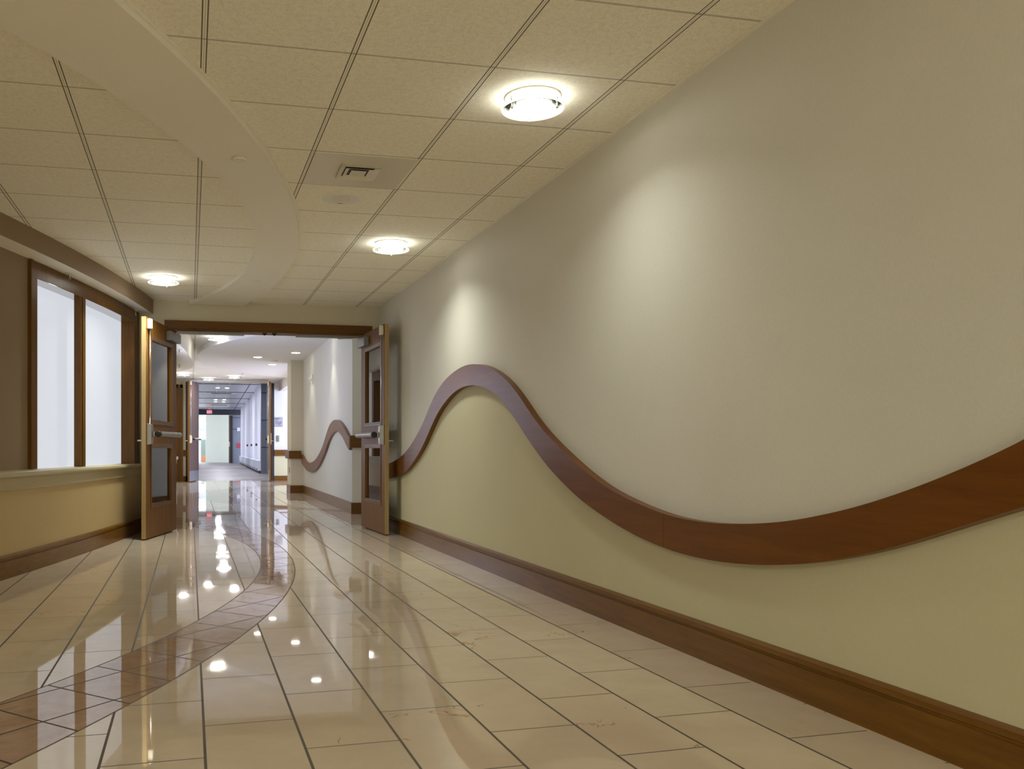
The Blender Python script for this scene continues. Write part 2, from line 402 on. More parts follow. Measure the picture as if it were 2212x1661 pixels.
def Xf(Y): return _ext(_qf, Y)                                            # bulkhead fascia

# ================================================================== NEAR HALL SHELL
YB = -7.0
bm = bmesh.new(); prism(bm, [(-5.2, YB), (2.9, YB), (2.9, 24.95), (-1.2, 24.95), (-1.2, 10.3), (-5.2, 6.0)], -0.12, 0.0)
struct('floor', bm, 'floor', 'polished cream stone floor with rose tile crescents', 'floor')
bm = bmesh.new()
pl = [(XW, YB), (XW, YD+.05)]+[(Xf(y)-0.05, y) for y in [YD+.05-0.5*i for i in range(0, 8)]]+[(Xf(6.5)-.05+(Xf(6.5)-Xf(7.0))*1.0*0-0.37*k*0.7, 6.5-.7*k) for k in range(1, 8)]+[(-4.5, YB)]
prism(bm, pl, ZC, ZC+0.15)
struct('ceiling', bm, 'ceiling', 'beige acoustic tile ceiling with dark tee lines over near hall', 'ceiling')
# right wall
struct('wall_right', B(XW, XW+0.2, YB, YD+0.16, 0, ZC+0.15), 'wallcover', 'long cream textured wall carrying the wavy wooden rail', 'wall')
# back wall behind the camera
struct('wall_back', B(-5.2, XW+0.2, YB-0.15, YB, 0, ZC+0.15), 'wallcover', 'cream wall closing the hall behind the viewer', 'wall')

struct('fill_panel_back', B(-4.2, 1.6, YB, YB+.03, .5, 2.3), frosted('back_fill_glow', (.98, 1.0, .88, 1), 1.0), 'added glowing fill panel on the end wall behind the viewer', 'window')  # added unseen glowing panel that brightens the hall from behind the viewer
struct('trim_18', B(XW-.020, XW, 0.6, YD, ZC-.005, ZC-.001), 'soffit', 'slim wall angle between ceiling tiles and right wall', 'ceiling trim')
# wavy rail on the right wall: measured upper and lower edges (Y, Z)
UP = [(9.334,.746),(8.793,.821),(8.349,.95),(7.947,1.126),(7.759,1.238),(7.579,1.344),(7.374,1.435),(7.116,1.507),(6.816,1.552),(6.593,1.564),(6.408,1.554),(6.209,1.529),(5.998,1.48),(5.8,1.418),(5.614,1.339),(5.439,1.243),(5.273,1.139),(5.116,1.051),(4.968,.98),(4.738,.885),(4.5,.795),(4.26,.719),(4.081,.677),(3.867,.639),(3.672,.613),(3.524,.601),(3.331,.598),(3.18,.604),(3.055,.614),(2.944,.626),(2.801,.645),(2.632,.679),(2.479,.715),(2.341,.755),(2.215,.796),(2.1,.838),(1.994,.88),(1.872,.933),(1.5,1.12),(1.1,1.32),(0.7,1.47),(0.3,1.55),(0.0,1.564),(-.4,1.52),(-.9,1.33),(-1.4,1.05),(-1.9,.84),(-2.4,.70),(-3.0,.61),(-3.6,.60),(9.65,.735),(9.95,.76)]
LO = [(9.334,.587),(8.983,.613),(8.61,.673),(8.225,.796),(7.909,.938),(7.65,1.09),(7.441,1.207),(7.243,1.285),(6.993,1.357),(6.759,1.394),(6.539,1.40),(6.408,1.393),(6.233,1.371),(6.044,1.331),(5.865,1.271),(5.695,1.196),(5.535,1.107),(5.382,1.013),(5.237,.929),(5.083,.847),(4.905,.764),(4.694,.682),(4.52,.622),(4.317,.569),(4.081,.516),(3.867,.479),(3.672,.457),(3.528,.446),(3.331,.443),(3.18,.447),(3.041,.458),(2.944,.467),(2.801,.487),(2.605,.524),(2.432,.568),(2.298,.608),(2.175,.651),(2.064,.691),(1.961,.729),(1.872,.757),(1.5,.92),(1.1,1.12),(.7,1.28),(.3,1.38),(0,1.40),(-.4,1.36),(-.9,1.17),(-1.4,.88),(-1.9,.66),(-2.4,.53),(-3.0,.45),(-3.6,.44),(9.65,.575),(9.95,.60)]
fu, fl = resample_fn(UP), resample_fn(LO)
ys = [-3.5+i*0.05 for i in range(int((9.93+3.5)/0.05)+1)]
ys_a = [y for y in ys if y <= 3.652]; ys_b = [y for y in ys if y > 3.652]
t_ = thing('wave_handrail', 'large wavy cherry wood rail along the right wall, nearer than the doors', 'handrail', (XW-0.0005, 0, 0))
RT = 0.045
def fr(s, z, d): return (-RT if d == 0 else 0.0, s, z)
for seg in (ys_a+[3.6535], [3.6555]+ys_b):
    bm = bmesh.new(); band(bm, [(y, fu(y)) for y in seg], [(y, fl(y)) for y in seg], fr)
    meshobj('rail_board', bm, 'wood_rail', t_)
# wainscot covering below the rail
bm = bmesh.new(); ys2 = [YB+0.02]+ys+[YD-0.01]
band(bm, [(y, fl(max(-3.5, y))+0.03) for y in ys2], [(y, 0.16) for y in ys2], lambda s, z, d: (XW-0.003 if d == 0 else XW, s, z))
struct('trim_1', bm, 'wainscot', 'yellow tan wallcovering field below the wavy rail on right wall', 'wainscot')
# baseboard with cap
def baseboard_profile_strip(name, ptsf, n, label, t=0.018, h=0.165):
    """ptsf(k)->(x,y,nx,ny) point on the wall face with normal into the room"""
    prof = [(0, 0), (t, 0), (t, 0.118), (t*0.55, 0.122), (t*0.55, 0.128), (t*0.95, 0.133), (t*0.9, 0.152), (t*0.3, h), (0, h)]
    bm = bmesh.new(); rows = []
    for k in range(n):
        x, y, nx, ny = ptsf(k)
        rows.append([bm.verts.new((x+nx*p[0], y+ny*p[0], p[1])) for p in prof])
    m_ = len(prof)
    for r0, r1 in zip(rows, rows[1:]):
        for i in range(m_): bm.faces.new((r0[i], r0[(i+1) % m_], r1[(i+1) % m_], r1[i]))
    bm.faces.new(rows[0][::-1]); bm.faces.new(rows[-1])
    return struct(name, bm, 'wood_y', label, 'baseboard')
baseboard_profile_strip('baseboard_right', lambda k: (XW, [YB, YD][k], -1, 0), 2, 'brown cherry baseboard with moulded cap along the right wall')

# curved soffit crescent dropped below the tiles
def arc_x(cx, cy, R, y): return cx+math.sqrt(max(0, R*R-(y-cy)**2))
yy = [1.0+(YD-0.01-1.0)*i/70 for i in range(71)]
outer = [(arc_x(-8.463, 7.752, 9.335, y), y) for y in yy]
inner = [(arc_x(-6.102, 7.43, 6.623, y) if y > 1.6 else -2.9, y) for y in yy]
bm = bmesh.new()
rows = []
for a, b in zip(outer, inner):
    rows.append([bm.verts.new((a[0], a[1], ZC)), bm.verts.new((b[0], b[1], ZC)), bm.verts.new((b[0], b[1], ZC-.035)), bm.verts.new((a[0]-0.003, a[1], ZC-.035)), bm.verts.new((a[0], a[1], ZC-.012)), ])
for r0, r1 in zip(rows, rows[1:]):
    for i in range(5): bm.faces.new((r0[i], r0[(i+1) % 5], r1[(i+1) % 5], r1[i]))
bm.faces.new(rows[0][::-1]); bm.faces.new(rows[-1])
struct('trim_2', bm, 'soffit', 'smooth cream crescent soffit curving across the near ceiling', 'ceiling soffit')
# slim edge bead along the outer arc
bm = bmesh.new()
band(bm, [(y, 0) for y in yy], [(y, 1) for y in yy], lambda s, z, d: (arc_x(-8.463, 7.752, 9.335, s)+(0.001 if d == 0 else 0.016), s, ZC-(0.001 if z == 0 else 0.010)))
struct('trim_3', bm, 'soffit', 'thin metal edge bead along the outer curve of crescent soffit', 'ceiling trim')

# ---- curved left side
Yl = [YB+i*0.25 for i in range(int((YD-YB)/0.25)+1)]+[YD]
Yl = [y for y in Yl if y > 0.5]
def wall_strip(bm, fa, fb, z0, z1, Ys):
    rows = [[bm.verts.new((fa(y), y, z0)), bm.verts.new((fa(y), y, z1)), bm.verts.new((fb(y), y, z1)), bm.verts.new((fb(y), y, z0))] for y in Ys]
    for r0, r1 in zip(rows, rows[1:]):
        for i in range(4): bm.faces.new((r0[i], r0[(i+1) % 4], r1[(i+1) % 4], r1[i]))
    bm.faces.new(rows[0][::-1]); bm.faces.new(rows[-1])
bm = bmesh.new(); wall_strip(bm, Xb, lambda y: min(Xu(y), Xb(y))-0.42, 0.0, 0.705, Yl)
struct('wall_left', bm, 'dado', 'curved mustard tan half wall below the windows on the left', 'wall')
bm = bmesh.new(); box(bm, -4.9, -3.9, YB, 0.6, 0, ZC)
struct('wall_left_back', bm, 'wallcover', 'cream wall on the left behind the viewer', 'wall')
baseboard_profile_strip('baseboard_left', lambda k: (Xb(Yl[k]), Yl[k], 0.975, -0.2), len(Yl), 'brown cherry baseboard along the curved left wall', 0.02)
# sill: apron board and rounded nosing, ledge running back to the window
bm = bmesh.new()
prof = [(-0.45, 0.745), (0.018, 0.745), (0.034, 0.738), (0.038, 0.722), (0.030, 0.708), (0.014, 0.704), (0.014, 0.700), (0.014, 0.622), (0.006, 0.612), (0.0, 0.610), (-0.02, 0.61), (-0.02, 0.70), (-0.45, 0.70)]
rows = [[bm.verts.new((Xb(y)+p[0], y-0.2*p[0], p[1])) for p in prof] for y in Yl]
for r0, r1 in zip(rows, rows[1:]):
    for i in range(len(prof)): bm.faces.new((r0[i], r0[(i+1) % len(prof)], r1[(i+1) % len(prof)], r1[i]))
bm.faces.new(rows[0][::-1]); bm.faces.new(rows[-1])
struct('trim_4', bm, 'sill', 'tan painted sill with rounded nosing and apron on the left half wall', 'window sill')
# upper brown wall (solid part left of the window, then above and right of it)
W0, W1 = 7.29, 9.975
Ya = [y for y in Yl if y < W0]+[W0]
bm = bmesh.new(); wall_strip(bm, Xu, lambda y: Xu(y)-0.25, 0.745, ZC, Ya)
wall_strip(bm, Xu, lambda y: Xu(y)-0.25, 2.39, ZC, [W0, 7.8, 8.4, 9.0, 9.5, W1])
wall_strip(bm, Xu, lambda y: Xu(y)-0.25, 0.745, ZC, [W1, YD])
struct('wall_left_upper', bm, 'brown_wall', 'brown painted wall above the sill beside the tall windows', 'wall')
# bulkhead
Yf = [y for y in Yl if y > 2.0]
bm = bmesh.new(); rows = []
for y in Yf:
    rows.append([bm.verts.new((Xf(y), y, ZC)), bm.verts.new((Xf(y), y, ZC-.16)), bm.verts.new((Xu(y)-0.1, y, ZC-.16)), bm.verts.new((Xu(y)-0.1, y, ZC))])
for r0, r1 in zip(rows, rows[1:]):
    for i in range(4):
        f_ = bm.faces.new((r0[i], r0[(i+1) % 4], r1[(i+1) % 4], r1[i])); f_.material_index = 1 if i == 1 else 0
bm.faces.new(rows[0][::-1]); bm.faces.new(rows[-1])
struct('trim_5', bm, ['brown_wall', 'soffit'], 'brown curved bulkhead with pale underside over the left windows', 'bulkhead')

# window unit on the curve: deep cherry frame, mullion, two frosted panes
def onu(Y, off, z):
    """point on the upper wall curve shifted 'off' into the room (normal direction)"""
    s_ = (Xu(Y+.05)-Xu(Y-.05))/0.1; L = math.hypot(1, s_)
    return (Xu(Y)+off/L, Y-off*s_/L, z)
def ustrip(bm, Ys, off0, off1, z0, z1):
    rows = [[bm.verts.new(onu(y, off1, z0)), bm.verts.new(onu(y, off1, z1)), bm.verts.new(onu(y, off0, z1)), bm.verts.new(onu(y, off0, z0))] for y in Ys]
    for r0, r1 in zip(rows, rows[1:]):
        for i in range(4): bm.faces.new((r0[i], r0[(i+1) % 4], r1[(i+1) % 4], r1[i]))
    bm.faces.new(rows[0][::-1]); bm.faces.new(rows[-1])
def lin(a, b, n): return [a+(b-a)*i/n for i in range(n+1)]
win = thing('window_1', 'tall two-pane frosted window in deep cherry wood frame on the left', 'window', (0, 0, 0), kind='structure')
bm = bmesh.new()
SB, ZT = 0.747, 2.262
ustrip(bm, lin(W0, W0+.035, 1), -0.17, 0.03, SB, 2.388)
ustrip(bm, lin(W0+.035, 7.414, 1), -0.17, 0.012, SB, 2.388)
ustrip(bm, lin(9.758, W1, 2), -0.17, 0.012, SB, 2.388)
ustrip(bm, lin(9.90, 9.915, 1), 0.011, 0.018, SB, 2.388)
meshobj('jamb', bm, 'wood_frame', win)
bm = bmesh.new(); ustrip(bm, lin(7.414, 9.758, 14), -0.17, 0.012, ZT, 2.388); meshobj('head_board', bm, 'wood_frame', win)
bm = bmesh.new(); ustrip(bm, lin(7.414, 9.758, 14), -0.128, 0.010, ZT-.004, ZT); meshobj('head_reveal', bm, 'wood_gloss', win)
bm = bmesh.new(); ustrip(bm, lin(8.205, 8.31, 1), -0.05, 0.012, SB, ZT)
ustrip(bm, lin(8.235, 8.25, 1), 0.011, 0.018, SB, ZT); meshobj('mullion', bm, 'wood_frame', win)
for a, b in ((7.414, 8.2575), (8.2575, 9.758)):
    bm = bmesh.new(); ustrip(bm, lin(a, b, 8), -0.145, -0.13, SB, ZT); meshobj('pane', bm, 'frosted', win)

# ---- door wall
bm = bmesh.new()
box(bm, -0.62, -0.262, YD, YD+.2, 0, ZC+.1); box(bm, 2.052, XW+.02, YD, YD+.2, 0, ZC+.1)
box(bm, -0.262, 2.052, YD, YD+.2, 2.325, ZC+.1)
struct('wall_far', bm, 'header', 'olive tan wall over and beside the open double doors', 'wall')
# sill line and baseboard wrap on the wall bit left of the doors
bm = bmesh.new(); box(bm, Xb(YD)-0.02, -0.268, YD-.012, YD, 0.61, 0.70); box(bm, Xb(YD)-0.02, -0.268, YD-.034, YD, 0.704, 0.745)
struct('trim_6', bm, 'sill', 'short tan sill return behind the left door leaf', 'window sill')
bm = B(Xb(YD), -0.268, YD-.018, YD, 0, 0.165); struct('baseboard_far', bm, 'wood_x', 'short baseboard piece behind the left door leaf', 'baseboard')
fr_ = thing('trim_7', 'cherry wood frame of the near double doorway', 'door frame', (0, 0, 0), kind='structure')
meshobj('jamb', B(-.268, -.20, YD-.022, YD+.21, 0, 2.225), 'wood_z', fr_)
meshobj('jamb', B(1.995, 2.058, YD-.022, YD+.21, 0, 2.225), 'wood_z', fr_)
bm = bmesh.new(); box(bm, -.278, 2.072, YD-.03, YD, 2.243, 2.332); box(bm, -.268, 2.058, YD-.022, YD+.21, 2.222, 2.2425)
meshobj('head_board', bm, 'wood_x', fr_)
meshobj('closer_track', B(-.14, .60, YD+.02, YD+.09, 2.192, 2.2215), 'gunmetal', fr_)
meshobj('closer_track', B(1.19, 1.93, YD+.02, YD+.09, 2.192, 2.2215), 'gunmetal', fr_)
for x in (.829, .94):
    bm = bmesh.new(); box(bm, x-.026, x-.010, YD+.03, YD+.06, 2.208, 2.2215); box(bm, x+.010, x+.026, YD+.03, YD+.06, 2.208, 2.2215)
    lathe(bm, [(.004, 2.196), (.013, 2.204), (.013, 2.2215)], (x, YD+.045, 0), 10)
    meshobj('strike_plate', bm, 'black', fr_)

# ================================================================== DOOR LEAF
def exit_device(root, y0, sg, L, zbar=1.055, rod=True, ztop=2.2, matn='steel'):
    """panic bar, centre case, vertical rod and top latch; y = sg*... away from the face"""
    Y = lambda d: y0+sg*d
    bm = bmesh.new()   # hexagonal case
    s0, s1 = L-.128, L-.03
    zc = zbar-.005; hh = .108
    pts = [(s0+.035, zc-hh), (s1, zc-hh), (s1, zc+hh), (s0+.035, zc+hh), (s0, zc+.03), (s0, zc-.03)]
    a = [bm.verts.new((p[0], Y(0), p[1])) for p in pts]; b = [bm.verts.new((p[0]*.9+.1*(s0+s1)/2, Y(.045), zc+(p[1]-zc)*.9)) for p in pts]
    bm.faces.new(a[::-1]); bm.faces.new(b)
    for i in range(6): bm.faces.new((a[i], a[(i+1) % 6], b[(i+1) % 6], b[i]))
    case = meshobj('device_case', bm, matn, root, bevel=.003)
    bm = bmesh.new(); box(bm, s0-.03, s0+.01, min(Y(.012), Y(.05)), max(Y(.012), Y(.05)), zbar-.022, zbar+.022); meshobj('spindle', bm, 'satin_chrome', case, bevel=.004)
    bar = meshobj('push_bar', (lambda bm: (lathe(bm, [(.020, .19*0+.12), (.027, .125), (.027, .335), (.0255, .336), (.0255, .340), (.027, .341), (.027, L-.20), (.022, L-.195)], (0, Y(.075), zbar), 24, 'X'), bm)[1])(bmesh.new()), 'steel', root, smooth=False)
    bm = bmesh.new(); lathe(bm, [(.025, L-.197), (.031, L-.192), (.031, L-.163), (.022, L-.158)], (0, Y(.075), zbar), 24, 'X'); meshobj('end_collar', bm, 'black', bar, smooth=False)
    bm = bmesh.new(); box(bm, .105, .135, min(Y(0), Y(.075)), max(Y(0), Y(.075)), zbar-.026, zbar+.026); meshobj('hinge_bracket', bm, matn, bar, bevel=.006)
    if rod:
        bm = bmesh.new(); tube(bm, (L-.066, Y(.022), zc+hh-.01), (L-.066, Y(.022), ztop-.09), .0075, 12); meshobj('vertical_rod', bm, 'satin_chrome', root, smooth=True)
        bm = bmesh.new(); box(bm, L-.092, L-.038, min(Y(0), Y(.042)), max(Y(0), Y(.042)), ztop-.115, ztop-.015)
        lb = meshobj('latch_case', bm, 'cream_metal', root, bevel=.008)
        bm = bmesh.new(); box(bm, L-.075, L-.055, min(Y(.01), Y(.03)), max(Y(.01), Y(.03)), ztop-.016, ztop-.002); meshobj('latch_bolt', bm, 'satin_chrome', lb)
def make_leaf(name, label, hinge, rz, sg, L=1.07, H=2.212, T=0.043):
    """local x from hinge to free edge, visible (corridor centre) face at y=0, body behind it, sg=+1 if the visible side is +y"""
    r = thing(name, label, 'door', (hinge[0], hinge[1], 0), rz, kind='structure')
    y0, y1 = (-T, 0) if sg > 0 else (0, T)
    a, b = .19, .905; zs = [(.335, .925), (1.18, 2.015)]
    bm = bmesh.new()
    box(bm, 0, a, y0, y1, .012, H); box(bm, b, L-.003, y0, y1, .012, H)
    box(bm, a, b, y0, y1, .012, zs[0][0]); box(bm, a, b, y0, y1, zs[0][1], zs[1][0]); box(bm, a, b, y0, y1, zs[1][1], H)
    bmesh.ops.remove_doubles(bm, verts=bm.verts[:], dist=1e-5)
    meshobj('door_panel', bm, 'wood_z', r)
    meshobj('edge_strip', B(L-.003, L, y0, y1, .012, H), 'wood_edge', r)
    for z0, z1 in zs:
        bm = bmesh.new(); w_ = .014
        for (p, q, u, v) in ((a, a+w_, z0, z1), (b-w_, b, z0, z1), (a+w_, b-w_, z0, z0+w_), (a+w_, b-w_, z1-w_, z1)):
            box(bm, p, q, y0-.006, y1+.006, u, v)
        # flat trim around the opening on both faces
        for yy0, yy1 in ((y0-.006, y0), (y1, y1+.006)):
            box(bm, a-.03, a, yy0, yy1, z0-.03, z1+.03); box(bm, b, b+.012, yy0, yy1, z0-.03, z1+.03)
            box(bm, a, b, yy0, yy1, z0-.03, z0); box(bm, a, b, yy0, yy1, z1, z1+.03)
        bead = meshobj('glazing_bead', bm, 'wood_frame', r, bevel=.002)
        meshobj('pane', B(a+w_-.002, b-w_+.002, (y0+y1)/2-.003, (y0+y1)/2+.003, z0+w_-.002, z1-w_+.002), 'glass', r)
    f0 = 0.0
    exit_device(r, 0.0, sg, L, ztop=H)
    # closer body + arm
    bm = bmesh.new(); ya, yb = sorted((sg*.0, sg*.062)); box(bm, .03, .385, ya, yb, 2.062, 2.160); cb = meshobj('closer_body', bm, 'gunmetal', r, bevel=.006)
    cb['label'] = 'grey metal closer box'
    bm = bmesh.new(); lathe(bm, [(.014, 2.158), (.014, 2.176)], (.075, sg*.03, 0), 12)
    tube(bm, (.075, sg*.03, 2.172), (-.075 if sg > 0 else -.075, sg*.26, 2.181), .007, 8); meshobj('closer_arm', bm, 'satin_chrome', cb)
    # pull side: long plate with lever
    bk = y0 if sg > 0 else y1
    e = -sg
    bm = bmesh.new(); ya, yb = sorted((bk, bk+e*.010)); box(bm, L-.105, L-.045, ya, yb, .90, 1.19); pl_ = meshobj('lever_plate', bm, 'satin_chrome', r, bevel=.003)
    bm = bmesh.new(); tube(bm, (L-.075, bk+e*.008, .985), (L-.075, bk+e*.062, .985), .010, 12); tube(bm, (L-.075, bk+e*.058, .985), (L-.19, bk+e*.060, .985), .009, 12); meshobj('lever', bm, 'satin_chrome', pl_)
    for hz in (.25, 1.1, 1.95):
        bm = bmesh.new(); lathe(bm, [(.006, hz), (.006, hz+.1)], (-.007, bk*0 + (y0+y1)/2, 0), 10); meshobj('hinge', bm, 'satin_chrome', r)
    return r
make_leaf('door_1', 'left open cherry door leaf with glass panes and silver push bar, beside the window', (-.149, 10.0), math.radians(-90-15.1), +1)
make_leaf('door_2', 'right open cherry door leaf with glass panes and silver push bar, by the wavy rail', (1.939, 10.0), math.radians(-90+2.3), -1)

# ================================================================== CEILING FIXTURES (near)
def lamp_thing(loc, label, group='round glass ceiling lamps', power=42, spot=150, main=True):
    r = thing('ceiling_lamp', label, 'ceiling lamp', loc, 0.35, group)
    return r
def build_lamp(label, loc):
    r = thing('ceiling_lamp', label, 'ceiling lamp', loc, 0.0, 'round ceiling lamps with glass rings')
    bm = bmesh.new(); lathe(bm, [(.128, -.007), (.131, -.005), (.131, 0)], seg=48); meshobj('base_plate', bm, 'cream_metal', r)
    bm = bmesh.new(); lathe(bm, [(.118, -.0095), (.122, -.007)], seg=48); meshobj('lens', bm, 'lamp_side', r)
    bm = bmesh.new(); lathe(bm, [(.107, -.0575), (.107, -.054)], seg=48); meshobj('diffuser', bm, 'lamp', r)
    bm = bmesh.new(); seg = 56
    pr = [(.108, -.060), (.1425, -.060), (.1425, -.053), (.108, -.053)]
    rings = [[bm.verts.new((p[0]*math.cos(2*PI*i/seg), p[0]*math.sin(2*PI*i/seg), p[1])) for p in pr] for i in range(seg)]
    for i in range(seg):
        for k in range(4): bm.faces.new((rings[i][k], rings[i][(k+1) % 4], rings[(i+1) % seg][(k+1) % 4], rings[(i+1) % seg][k]))
    g = meshobj('glass_ring', bm, 'ring_glass', r)
    bm = bmesh.new()
    pr = [(.1425, -.061), (.1455, -.0595), (.1455, -.0535), (.1425, -.052)]
    rings = [[bm.verts.new((p[0]*math.cos(2*PI*i/seg), p[0]*math.sin(2*PI*i/seg), p[1])) for p in pr] for i in range(seg)]
    for i in range(seg):
        for k in range(4): bm.faces.new((rings[i][k], rings[i][(k+1) % 4], rings[(i+1) % seg][(k+1) % 4], rings[(i+1) % seg][k]))
    meshobj('ring_rim', bm, 'ring_edge', g)
    for k in range(3):
        a = 2*PI*k/3+PI/2-0.25
        bm = bmesh.new(); tube(bm, (.122*math.cos(a), .122*math.sin(a), -.006), (.118*math.cos(a), .118*math.sin(a), -.068), .0045, 8)
        lathe(bm, [(.007, -.074), (.007, -.066)], (.118*math.cos(a), .118*math.sin(a), 0), 10); meshobj('clip', bm, 'satin_chrome', r)
    return r
def lamp_light(loc, p_area, p_spot, col=LAMP_W, ang=100, zoff=.0592, spread=PI):
    l = bpy.data.lights.new('lamp_glow', 'AREA'); l.shape = 'DISK'; l.size = .21; l.energy = p_area; l.color = col; l.spread = spread
    o = bpy.data.objects.new('lamp_glow', l); C.objects.link(o); o.location = (loc[0], loc[1], loc[2]-zoff); o['kind'] = 'structure'
    if p_spot:
        l = bpy.data.lights.new('lamp_beam', 'SPOT'); l.spot_size = math.radians(ang); l.spot_blend = .35; l.energy = p_spot; l.color = col; l.shadow_soft_size = .09
        o = bpy.data.objects.new('lamp_beam', l); C.objects.link(o); o.location = (loc[0], loc[1], loc[2]-zoff); o['kind'] = 'structure'
NEAR = [((1.565, 3.86, ZC), 'round ceiling lamp with clear glass ring, nearest and largest one'),
        ((1.57, 6.85, ZC), 'round ceiling lamp with glass ring near right wall, second from the viewer'),
        ((-.25, 8.68, ZC), 'round ceiling lamp with glass ring over the left windows'),
        ((-1.6, -1.9, ZC), 'added round fill lamp behind the viewer in the middle of the left row'),  # this and the next three are added unseen lamps that brighten the hall
        ((1.565, -2.2, ZC), 'added round fill lamp behind the viewer near the right wall'),
        ((-1.6, .2, ZC), 'added round fill lamp behind the viewer on the left side'),
        ((-1.6, -3.8, ZC), 'added round fill lamp farthest behind the viewer on the left')]
proto = build_lamp(NEAR[0][1], NEAR[0][0])
for i, (loc, lab) in enumerate(NEAR):
    if i: dup(proto, loc, 0.0, lab)
    lamp_light(loc, (1.65, 3.0, 7.6)[i] if i < 3 else 7.8, .8 if i in (0, 1) else 0, spread=math.radians(135) if i < 3 else PI)

# air diffuser panel
v = thing('air_vent', 'square metal ceiling air vent panel between tee lines', 'air vent', (.971, 5.122, ZC))
meshobj('panel', B(-.293, .293, -.293, .293, -.004, 0), 'cream_metal', v)
def ringframe(bm, h0, h1, z0, z1):
    for i in range(4):
        a = PI/2*i; ca, sa = round(math.cos(a)), round(math.sin(a))
        pts = [(h0, -h0, z0), (h0, h0, z0), (h1, h1, z1), (h1, -h1, z1)]
        vs = [bm.verts.new((p[0]*ca-p[1]*sa, p[0]*sa+p[1]*ca, p[2])) for p in pts]
        vs2 = [bm.verts.new((p[0]*ca-p[1]*sa, p[0]*sa+p[1]*ca, p[2]+.002)) for p in pts]
        bm.faces.new(vs); bm.faces.new(vs2[::-1])
        for k in range(4): bm.faces.new((vs[k], vs[(k+1) % 4], vs2[(k+1) % 4], vs2[k]))
bm = bmesh.new(); ringframe(bm, .108, .118, -.004, -.016); ringframe(bm, .118, .085, -.016, -.006); c_ = meshobj('outer_louvre', bm, 'cream_metal', v)
bm = bmesh.new(); ringframe(bm, .082, .060, -.014, -.007); meshobj('middle_louvre', bm, 'cream_metal', v)
bm = bmesh.new(); box(bm, -.045, .045, -.045, .045, -.013, -.010); meshobj('centre_plate', bm, 'cream_metal', v)
bm = bmesh.new(); box(bm, -.100, .100, -.100, .100, -.0062, -.0045); meshobj('dark_slot', bm, 'dark', v)
# speaker
sp = thing('ceiling_speaker', 'flat round white ceiling speaker beyond the air vent', 'ceiling speaker', (.972, 5.70, ZC))
bm = bmesh.new(); lathe(bm, [(.118, -.008), (.128, -.004), (.130, 0)], seg=40); meshobj('rim', bm, 'white_plastic', sp)
bm = bmesh.new(); lathe(bm, [(.062, -.011), (.066, -.008)], (0, -.02, 0), seg=32); meshobj('grille', bm, 'cream_metal', sp)
bm = bmesh.new(); box(bm, -.012, .022, .082, .090, -.0095, -.006); meshobj('indicator_window', bm, 'gunmetal', sp)
# cover plates on the soffit
sc = [((.267, 4.93, ZC-.035), 'small round white cover plate on the crescent soffit, nearer one', .042), ((.632, 8.52, ZC-.035), 'small round white cover plate on the crescent soffit near the doors', .040)]
for loc, lab, r_ in sc:
    bm = bmesh.new(); lathe(bm, [(r_*.96, -.013), (r_, -.009), (r_, -.005), (r_*.85, -.0), ], seg=32)
    o = meshobj('sprinkler_cover', bm, 'white_plastic', None, smooth=False); o.location = loc; tag(o, lab, 'sprinkler', 'round sprinkler cover plates on the soffit')
# pendent sprinklers under the bulkheads
def sprinkler(loc, label, group, pr=None):
    if pr: return dup(pr, loc, 0.0, label)
    r = thing('sprinkler', label, 'sprinkler', loc, 0, group)
    bm = bmesh.new(); lathe(bm, [(.020, -.010), (.040, -.004), (.042, 0)], seg=24); meshobj('escutcheon', bm, 'cream_metal', r)
    bm = bmesh.new(); lathe(bm, [(.008, -.034), (.008, -.008)], seg=12)
    for s_ in (-1, 1): tube(bm, (s_*.008, 0, -.02), (s_*.002, 0, -.045), .002, 6)
    meshobj('frame', bm, 'satin_chrome', r)
    bm = bmesh.new(); lathe(bm, [(.014, -.050), (.014, -.046), (.004, -.044)], seg=16); meshobj('deflector', bm, 'satin_chrome', r)
    return r
spk = sprinkler((-.999, 7.835, ZC-.16), 'small chrome sprinkler under the brown bulkhead, above the first window pane', 'sprinklers under the near bulkhead')
sprinkler((-.576, 9.80, ZC-.16), 'small chrome sprinkler under the brown bulkhead, above the left door leaf', None, spk)

# ================================================================== SECOND HALL (beyond the doors)
Z2, ZG = 2.80, 2.70
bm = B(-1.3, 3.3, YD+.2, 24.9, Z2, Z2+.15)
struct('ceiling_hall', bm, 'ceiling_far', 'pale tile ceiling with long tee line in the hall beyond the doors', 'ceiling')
# lowered white soffit with curved edge
cy, cx2, R2 = 17.4, 6.79, 6.65
pts = []
for i in range(61):
    y = 12.2+(23.0-12.2)*i/60
    pts.append((cx2-math.sqrt(max(.01, R2*R2-(y-cy)**2)), y))
bm = bmesh.new(); prism(bm, [(3.25, 12.0)]+[p for p in pts if p[0] < 3.2]+[(3.25, 22.9)], ZG, Z2)
struct('trim_8', bm, 'white_plaster', 'lowered white soffit with curved edge in the far hall ceiling', 'ceiling soffit')
# left bulkhead
bp = catmull([(-.62, 10.3), (-.48, 11.4), (-.28, 12.6), (-.12, 13.7), (-.02, 14.9), (.05, 16.0), (.06, 16.8), (-.02, 17.5), (-.2, 18.0), (-.5, 18.4)], 6)
bm = bmesh.new(); prism(bm, [(-1.25, 10.3)]+bp+[(-1.25, 18.4)], 2.45, Z2)
struct('trim_9', bm, 'soffit', 'cream curved bulkhead on the left of the far hall', 'bulkhead')
s3 = sprinkler((-.165, 14.0, 2.45), 'tiny sprinkler under the far hall bulkhead, nearer to the doors', 'sprinklers under the far hall bulkhead')
s3['group'] = 'sprinklers under the far hall bulkhead'
sprinkler((-.19, 16.6, 2.45), 'tiny sprinkler under the far hall bulkhead, farther back', None, s3)
